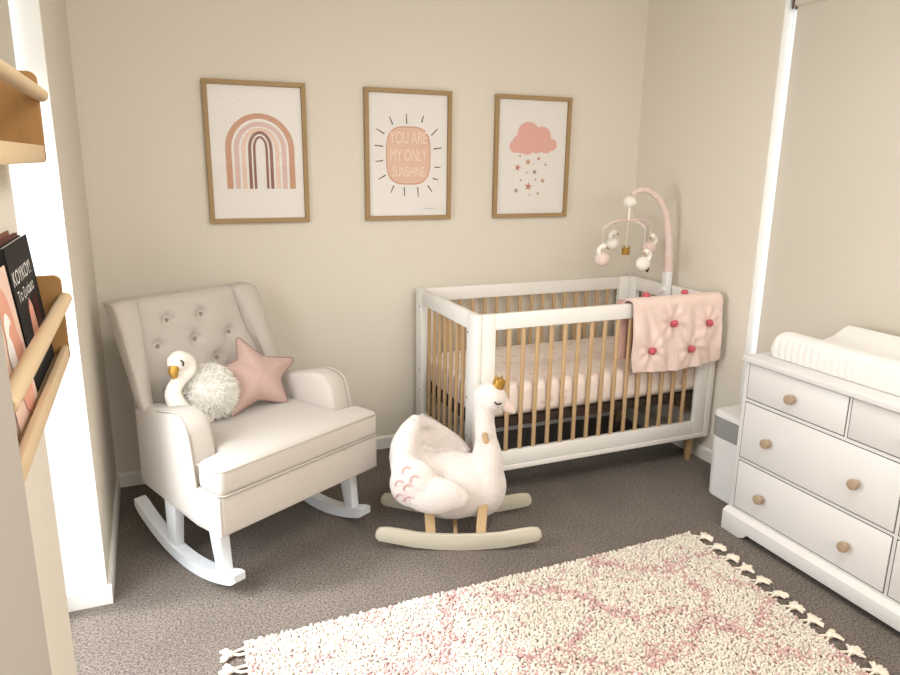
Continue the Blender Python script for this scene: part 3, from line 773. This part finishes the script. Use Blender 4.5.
def drawer(ya, yb, za, zb, knobs):
    # ya > yb; dark plate around the face paints the shade of its gap
    gp = MB().box((DX-.0006, yb-.0035, za-.0035), (DX+.01, ya+.0035, zb+.0035))
    d = MB().box((DX-.0035, yb, za), (DX+.012, ya, zb), .003, 2).build('drawer', M['dress'], dr, True, True)
    gp.v = [tuple(WORLD[dr.name].inverted() @ Vector(v)) for v in gp.v]
    g = gp.build('gap_shade_plate', M['gap'], d, False)
    for ky in knobs:
        kz = (za+zb)/2-.008
        k = MB().lathe([(.011, 0), (.011, .010), (.013, .014), (.019, .018), (.0198, .026), (.0185, .031), (.013, .033), (.001, .033)], 20,
                   X=Matrix.Translation((DX-.0035, ky, kz)) @ Matrix.Rotation(-PI/2, 4, 'Y'))
        k.v = [tuple(WORLD[dr.name].inverted() @ Vector(v)) for v in k.v]
        k.build('knob', M['knob'], d)
ya = -1.397
for k in range(3):
    y0 = ya-k*.4643; drawer(y0, y0-.4483, .600, .744, [y0-.224])
for k in range(2):
    y0 = ya-k*.698; y1 = y0-.679
    drawer(y0, y1, .342, .580, [y0-.140, y1+.150]); drawer(y0, y1, .116, .324, [y0-.140, y1+.150])

# changing mat on the dresser
cm = thing('changing_mat', 'white contoured baby changing mat lying on top of the dresser', 'changing mat', (2.67, -1.9, DH+.001))
xs = [0, .006, .02, .055, .105, .16, .20, .25, .285, .31, .322, .325]
hs = [.075, .092, .103, .105, .088, .068, .066, .085, .118, .130, .118, .07]
def pad_pt(i, j, top=True):
    t = i; x = interp(np.linspace(0, 1, len(xs)), xs, t)
    x = t*.325
    h = interp(xs, hs, x)
    h = .5*h+.25*interp(xs, hs, min(.325, x+.012))+.25*interp(xs, hs, max(0, x-.012))
    yend = -1.430-.24*x                                # the end is not square
    y = lerp(yend, -2.25, j)
    e = min(1, (yend-y)/.022); h *= .80+.20*math.sqrt(max(0, 1-(1-e)**2)) if e < 1 else 1
    sc = .0013*sin(y*210+x*160)*(1 if x < .06 else .4)
    bulge = -.008*sin(min(1, .5)*PI) if False else 0
    return x, y, h, sc
pm = MB()
def top_fn(i, j):
    jj = j**2.2
    x, y, h, s = pad_pt(i, jj); return (2.512+x+(s if i < .12 else 0), y, DH+.002+h+s*.6)
NU, NVV = 52, 150
pm.grid(top_fn, NU, NVV)
W_ = NU+1
def skirt(ids, rev):
    base = len(pm.v); m = 4
    for q in range(1, m+1):
        for a in ids:
            x, y, z = pm.v[a]; f = q/m
            d = .012*sin(f*PI)
            pm.v.append((x+(-d*.5 if a % W_ == 0 else d if a % W_ == NU else 0), y+(d*.4 if a < W_ else 0), lerp(z, DH+.002, f)))
    rows = [ids]+[[base+q*len(ids)+k for k in range(len(ids))] for q in range(m)]
    for r0, r1 in zip(rows[:-1], rows[1:]):
        for k in range(len(ids)-1):
            q = (r0[k], r0[k+1], r1[k+1], r1[k]); pm.f.append(q[::-1] if rev else q); pm.m.append(0)
skirt([j*W_ for j in range(NVV+1)], False); skirt([j*W_+NU for j in range(NVV+1)], True); skirt(list(range(W_)), True); skirt([NVV*W_+i for i in range(W_)], False)
pm.build('padded_cover', M['pad'], cm, True, True, angle=75)

# ------------------------------------------------------------------ nappy bin
bn = thing('bin', 'white plastic bin with a grey lid band between crib and dresser', 'bin', (2.700, -1.175, 0))
def rrect(hx, hy, r, n=8):
    out = []
    for cx, cy, a0 in ((hx-r, hy-r, 0), (-hx+r, hy-r, PI/2), (-hx+r, -hy+r, PI), (hx-r, -hy+r, 3*PI/2)):
        for k in range(n+1): a = a0+PI/2*k/n; out.append((cx+r*cos(a), cy+r*sin(a)))
    return out
def loft(levels):
    m = MB(); vs = []; fs = []; n = None
    for (hx, hy, r, z) in levels:
        p = rrect(hx, hy, r); n = len(p); vs += [(x, y, z) for x, y in p]
    for k in range(len(levels)-1):
        for j in range(n): fs.append((k*n+j, k*n+(j+1) % n, (k+1)*n+(j+1) % n, (k+1)*n+j))
    fs.append(tuple(reversed(range(n)))); fs.append(tuple(range((len(levels)-1)*n, len(levels)*n)))
    return m.add(vs, fs)
loft([(.098, .108, .05, 0), (.106, .116, .055, .008), (.112, .122, .058, .30)]).build('body', M['bin'], bn)
loft([(.110, .120, .057, .30), (.113, .123, .058, .303), (.114, .124, .058, .398)]).build('band', M['binband'], bn, label='grey lid band')
loft([(.114, .124, .058, .398), (.113, .123, .058, .412), (.107, .117, .055, .420), (.09, .10, .05, .424)]).build('lid', M['bin'], bn)

# ------------------------------------------------------------------ wall shelves and books
def shelf(label, z0, hp, zr):
    t = thing('picture_ledge', label, 'shelf', (0, -2.25, z0), 0, 'wooden book ledges on the left wall')
    ya, yb = -1.905, -2.575; dep = .0705
    for y in (ya, yb):
        pts = [(0, z0), (dep-.004, z0), (dep, z0+.004)]+[(dep-.014+.014*cos(a), z0+hp-.014+.014*sin(a)) for a in np.linspace(0, PI/2, 6)]+[(0, z0+hp)]
        MB().prism(pts, lambda p, q: (p[0], q, p[1]), y-.012, y, .001, 1).build('end_plate', M['shelfdark'], t, True, True)
    MB().box((.001, yb, z0), (dep-.006, ya-.012, z0+.012), .001).build('ledge', M['shelflight'], t, True, True)
    MB().box((dep-.012, yb-.01, z0-.001), (dep-.001, ya-.0125, z0+.030), .002).build('front_lip', M['shelflight'], t, True, True)
    MB().lathe([(.001, 0), (.009, 0), (.0125, .004), (.0125, .676), (.009, .68), (.001, .68)], 18,
               X=Matrix.Translation((dep+.003, yb-.01, zr)) @ Matrix.Rotation(-PI/2, 4, 'X')).build('dowel_rail', M['shelflight'], t, True, True)
    return t
shelf('upper wooden book ledge with an empty dowel rail, high on left wall', 1.512, .160, 1.632)
shelf('lower wooden book ledge holding books behind its dowel rail', 1.130, .169, 1.252)
def book(label, ya, yb, x_b, x_t, th, h, cover, draw=None, mats=[], tilt=0):
    """leans on the wall: back face from x_b (bottom) to x_t (top)"""
    z0 = 1.1435; t = thing('book', label, 'book', ((x_b+x_t)/2, (ya+yb)/2, z0), 0, 'picture books on the lower ledge')
    ang = math.asin((x_b-x_t)/h)
    X = Matrix.Translation((x_b, (ya+yb)/2, z0)) @ Matrix.Rotation(-ang, 4, 'Y') @ Matrix.Rotation(tilt, 4, 'X')
    w = (ya-yb)/2
    m = MB().box((0, -w, 0), (.002, w, h), .0006, 1, 0, X).box((th-.002, -w, 0), (th, w, h), .0006, 1, 0, X).box((0, -w, 0), (th, -w+.002, h), .0006, 1, 0, X)
    if draw: draw(m, X, w, h, th)
    m.build('cover', [cover]+mats, t, False, True)
    MB().box((.002, -w+.002, .003), (th-.002, w-.003, h-.003), 0, 1, 0, X).build('pages', M['paper'], t, False, True)
bkblack = flat('cover_black', (34, 32, 32), .7); wht = flat('cover_white', (236, 232, 226)); peach = flat('cover_peach', (216, 158, 136)); dred = flat('cover_maroon', (92, 44, 40), .5); pinkc = flat('cover_blush', (228, 196, 178), .5); red = flat('cover_red', (150, 40, 48), .5); brn = flat('cover_brown', (120, 76, 58), .5)
def cover_black(m, X, w, h, th):
    def put(txt, z, size, tall, mi):
        vs, fs = text_faces(txt, size, tall); m.add([(th+.0006, x-.014, z+y) for x, y in vs], fs, mi, X)
    put('KOYKOY!', h*.77, .043, .78, 1); put('Τα ζωάκια', h*.64, .034, .75, 1)
    fig = [(-.035, .03), (-.02, .085), (.0, .10), (.02, .085), (.028, .05), (.01, .02), (-.02, .012)]
    m.add([(th+.0006, x-.01, z*1.1+.03) for x, z in fig], [tuple(range(7))], 2, X)
    for q in range(4):
        m.add([(th+.0009, .03+q*.012, .06), (th+.0009, .036+q*.012, .06), (th+.0009, .030+q*.012, .135), (th+.0009, .024+q*.012, .135)], [(0, 1, 2, 3)], 3, X)
def cover_pink(m, X, w, h, th):
    for q, (cx, cz_, r, mi) in enumerate(((.01, h*.58, .055, 1), (.0, h*.50, .04, 2), (.02, h*.30, .06, 1), (-.02, h*.42, .03, 2))):
        m.add([(th+.0006+.0002*q, cx+r*.8*cos(a), cz_+r*1.2*sin(a)) for a in np.linspace(0, 2*PI, 24, endpoint=False)], [tuple(range(24))], mi, X)
book('black picture book with white lettering leaning on the lower ledge', -1.93, -2.175, .034, .012, .012, .238, bkblack, cover_black, [wht, peach, dred])
book('blush pink picture book with peach shapes, nearest on the lower ledge', -2.195, -2.375, .036, .014, .012, .215, pinkc, cover_pink, [peach, wht])
book('maroon book standing behind the black picture book', -1.945, -2.13, .0235, .0055, .006, .243, dred)
book('brown book tucked behind the maroon one against the wall', -1.985, -2.17, .0165, .001, .004, .250, brn)
book('small red book at the near end of lower ledge', -2.40, -2.54, .036, .010, .014, .16, red)

# ------------------------------------------------------------------ rug
ru = thing('rug', 'cream and pink shaggy rug with tasselled ends on the carpet', 'rug', (1.3, -1.95, 0))
FL, FR, NL, NR = Vector((.415, -1.412, 0)), Vector((2.218, -1.388, 0)), Vector((.36, -2.62, 0)), Vector((2.11, -2.62, 0))
def rp(s, t): return lerp(lerp(FL, FR, s), lerp(NL, NR, s), t)
mb = MB()
nb = 40
top = [rp(s, 0) for s in np.linspace(0, 1, nb)]+[rp(1, t) for t in np.linspace(0, 1, 30)][1:]+[rp(s, 1) for s in np.linspace(1, 0, nb)][1:]+[rp(0, t) for t in np.linspace(1, 0, 30)][1:-1]
mb.prism([(p.x, p.y) for p in top], lambda p, t: (p[0], p[1], t), .001, .012)
mb.build('backing', mat('rug_backing', (226, 210, 194), .95), ru, True, True)
def pink_amt(x, y):
    w = noise.noise(Vector((x*3.1, y*3.1, 2)))*.22
    a = abs(sin((x*1.0+y*1.25+w)*6.2)); b2 = abs(sin((x*1.0-y*1.25+w*1.3)*6.2))
    band = max(0, 1-min(a, b2)*2.3)
    n1 = noise.noise(Vector((x*7, y*7, 5)))*.5+.5; n2 = noise.noise(Vector((x*22, y*22, 9)))*.5+.5
    return min(1, max(0, band*.85*(n1*1.5)+(n2-.42)*.9+(n1-.5)*.5))
def tufts():
    V = []; F = []; Cc = []
    sp = .0077; nu = int(1.83/sp); nv = int(1.22/sp)
    k = 0
    for j in range(nv+1):
        for i in range(nu+1):
            s = (i+random.uniform(-.45, .45))/nu; t = (j+random.uniform(-.45, .45))/nv
            s = min(1, max(0, s)); t = min(1, max(0, t))
            p = rp(s, t)
            edge = i < 2 or j < 2 or i > nu-2
            lx, ly = random.gauss(0, .0035), random.gauss(0, .0035)
            if i < 2: lx -= .003
            if i > nu-2: lx += .003
            if j < 2: ly += .006
            h = random.uniform(.012, .019); r = random.uniform(.0045, .0063)
            a0 = random.uniform(0, 2*PI)
            pk = pink_amt(p.x, p.y)
            if random.random() < pk*.9:
                q = random.random(); col = (lerp(.70, .50, q), lerp(.47, .30, q), lerp(.44, .28, q))
            else:
                q = random.random(); col = (lerp(.83, .62, q), lerp(.765, .56, q), lerp(.67, .465, q))
            for lv, (hh, fr, rr) in enumerate(((.0, 0, .75), (.5, .4, 1.0), (.85, .9, 1.1), (1.0, 1.05, .5))):
                for c_ in range(4):
                    a = a0+c_*PI/2+lv*.5
                    V.append((p.x+lx*fr+r*rr*cos(a), p.y+ly*fr+r*rr*sin(a), .010+h*hh)); Cc.append(col)
            for lv in range(3):
                for c_ in range(4):
                    F.append((k+lv*4+c_, k+lv*4+(c_+1) % 4, k+lv*4+4+(c_+1) % 4, k+lv*4+4+c_))
            F.append((k+12, k+13, k+14, k+15)); k += 16
    m = MB(); m.v = V; m.f = F; m.m = [0]*len(F)
    o = m.build('pile', mat('shag_pile', (255, 255, 255), .95, .02, 30, sheen=.2, spec=.1, attr='tint'), ru, True, True, kind='stuff', angle=180)
    ca = o.data.color_attributes.new('tint', 'FLOAT_COLOR', 'POINT')
    ca.data.foreach_set('color', np.hstack([np.array(Cc, dtype=np.float32), np.ones((len(Cc), 1), dtype=np.float32)]).ravel())
tufts()
M['tassel'] = mat('cream_tassel', (232, 222, 206), .95, .05, 120, bump=.3, bscale=250, spec=.1)
def tassel(p, d):
    d = d.normalized(); s = Vector((-d.y, d.x, 0)); m = MB(); z = Vector((0, 0, .010))
    k = p+d*.052+s*random.uniform(-.006, .006)+z*1.1
    for sg in (-1, 1): m.tube([p+s*sg*.013-d*.01+z, p+d*.026+s*sg*.012+z*.9, k], .0048, 6)
    m.ball(k, .0125, 8, sc=(1, 1, .85), rough=.3)
    for q in range(13):
        a = random.uniform(-1.15, 1.15)
        e = k+(d*cos(a)+s*sin(a))*random.uniform(.028, .044); e.z = random.uniform(.004, .012)
        mid = (k+e)/2+Vector((0, 0, .004)); m.tube([k, mid, e], [.0055, .0065, .0045], 5)
    m.build('tassel', M['tassel'], ru, True, True, angle=70)
for q in range(12):
    t = .012+q*.068; tassel(rp(1, t), Vector((1, -.12, 0)))
for q in range(5):
    t = .018+q*.068; tassel(rp(0, t), Vector((-1, .05, 0)))

# ------------------------------------------------------------------ light
W = bpy.data.worlds.new('sky'); S.world = W; W.use_nodes = True
bg = W.node_tree.nodes['Background']; bg.inputs[0].default_value = (.86, .93, 1, 1); bg.inputs[1].default_value = 2.2
def area(name, loc, rot, sx, sy, power, col, spread=PI):
    l = bpy.data.lights.new(name, 'AREA'); l.shape = 'RECTANGLE'; l.size = sx; l.size_y = sy; l.energy = power; l.color = col; l.spread = spread
    o = bpy.data.objects.new(name, l); COL.objects.link(o); o.location = loc; o.rotation_euler = rot; return o
def aim(o, tgt):
    o.rotation_euler = (Vector(tgt)-o.location).to_track_quat('-Z', 'Y').to_euler()
k = area('window_daylight', (-.62, -1.40, 1.15), (0, 0, 0), 1.0, 1.5, 50, (.95, .975, 1)); aim(k, (.75, -1.6, .0))
sl = bpy.data.lights.new('hazy_sun', 'SUN'); sl.energy = 4.3; sl.angle = math.radians(8); sl.color = (.97, .975, 1)
so = bpy.data.objects.new('hazy_sun', sl); COL.objects.link(so); so.location = (-3, -.5, 4)
so.rotation_euler = Vector((.80, -.09, -1.0)).to_track_quat('-Z', 'Y').to_euler()
k = area('room_light', (1.45, -2.5, 2.5), (0, 0, 0), 1.0, .8, 30, (1, .97, .925))
k = area('rear_fill', (1.3, -4.6, 1.95), (0, 0, 0), 2.4, 1.0, 45, (1, .98, .945)); aim(k, (1.5, 0, 1.75))  # added fill from behind the camera; no hall opening is built there

# ------------------------------------------------------------------ camera
cam = bpy.data.cameras.new('camera'); co = bpy.data.objects.new('camera', cam); COL.objects.link(co)
cx, cy, czz, yaw, pit, rol, fpx = .2363, -3.4641, 1.5226, .4014, -.2434, .0130, 708.4678
fw = Vector((sin(yaw)*cos(pit), cos(yaw)*cos(pit), sin(pit))); r = Vector((cos(yaw), -sin(yaw), 0)); u = r.cross(fw)
r2 = r*cos(rol)+u*sin(rol); u2 = -r*sin(rol)+u*cos(rol)
co.matrix_world = Matrix(((r2.x, u2.x, -fw.x, cx), (r2.y, u2.y, -fw.y, cy), (r2.z, u2.z, -fw.z, czz), (0, 0, 0, 1)))
cam.sensor_width = 36; cam.lens = 36*fpx/900; cam.clip_start = .02
S.camera = co
S.view_settings.view_transform = 'Filmic' if False else 'Standard'
S.view_settings.exposure = 0; S.view_settings.look = 'None'
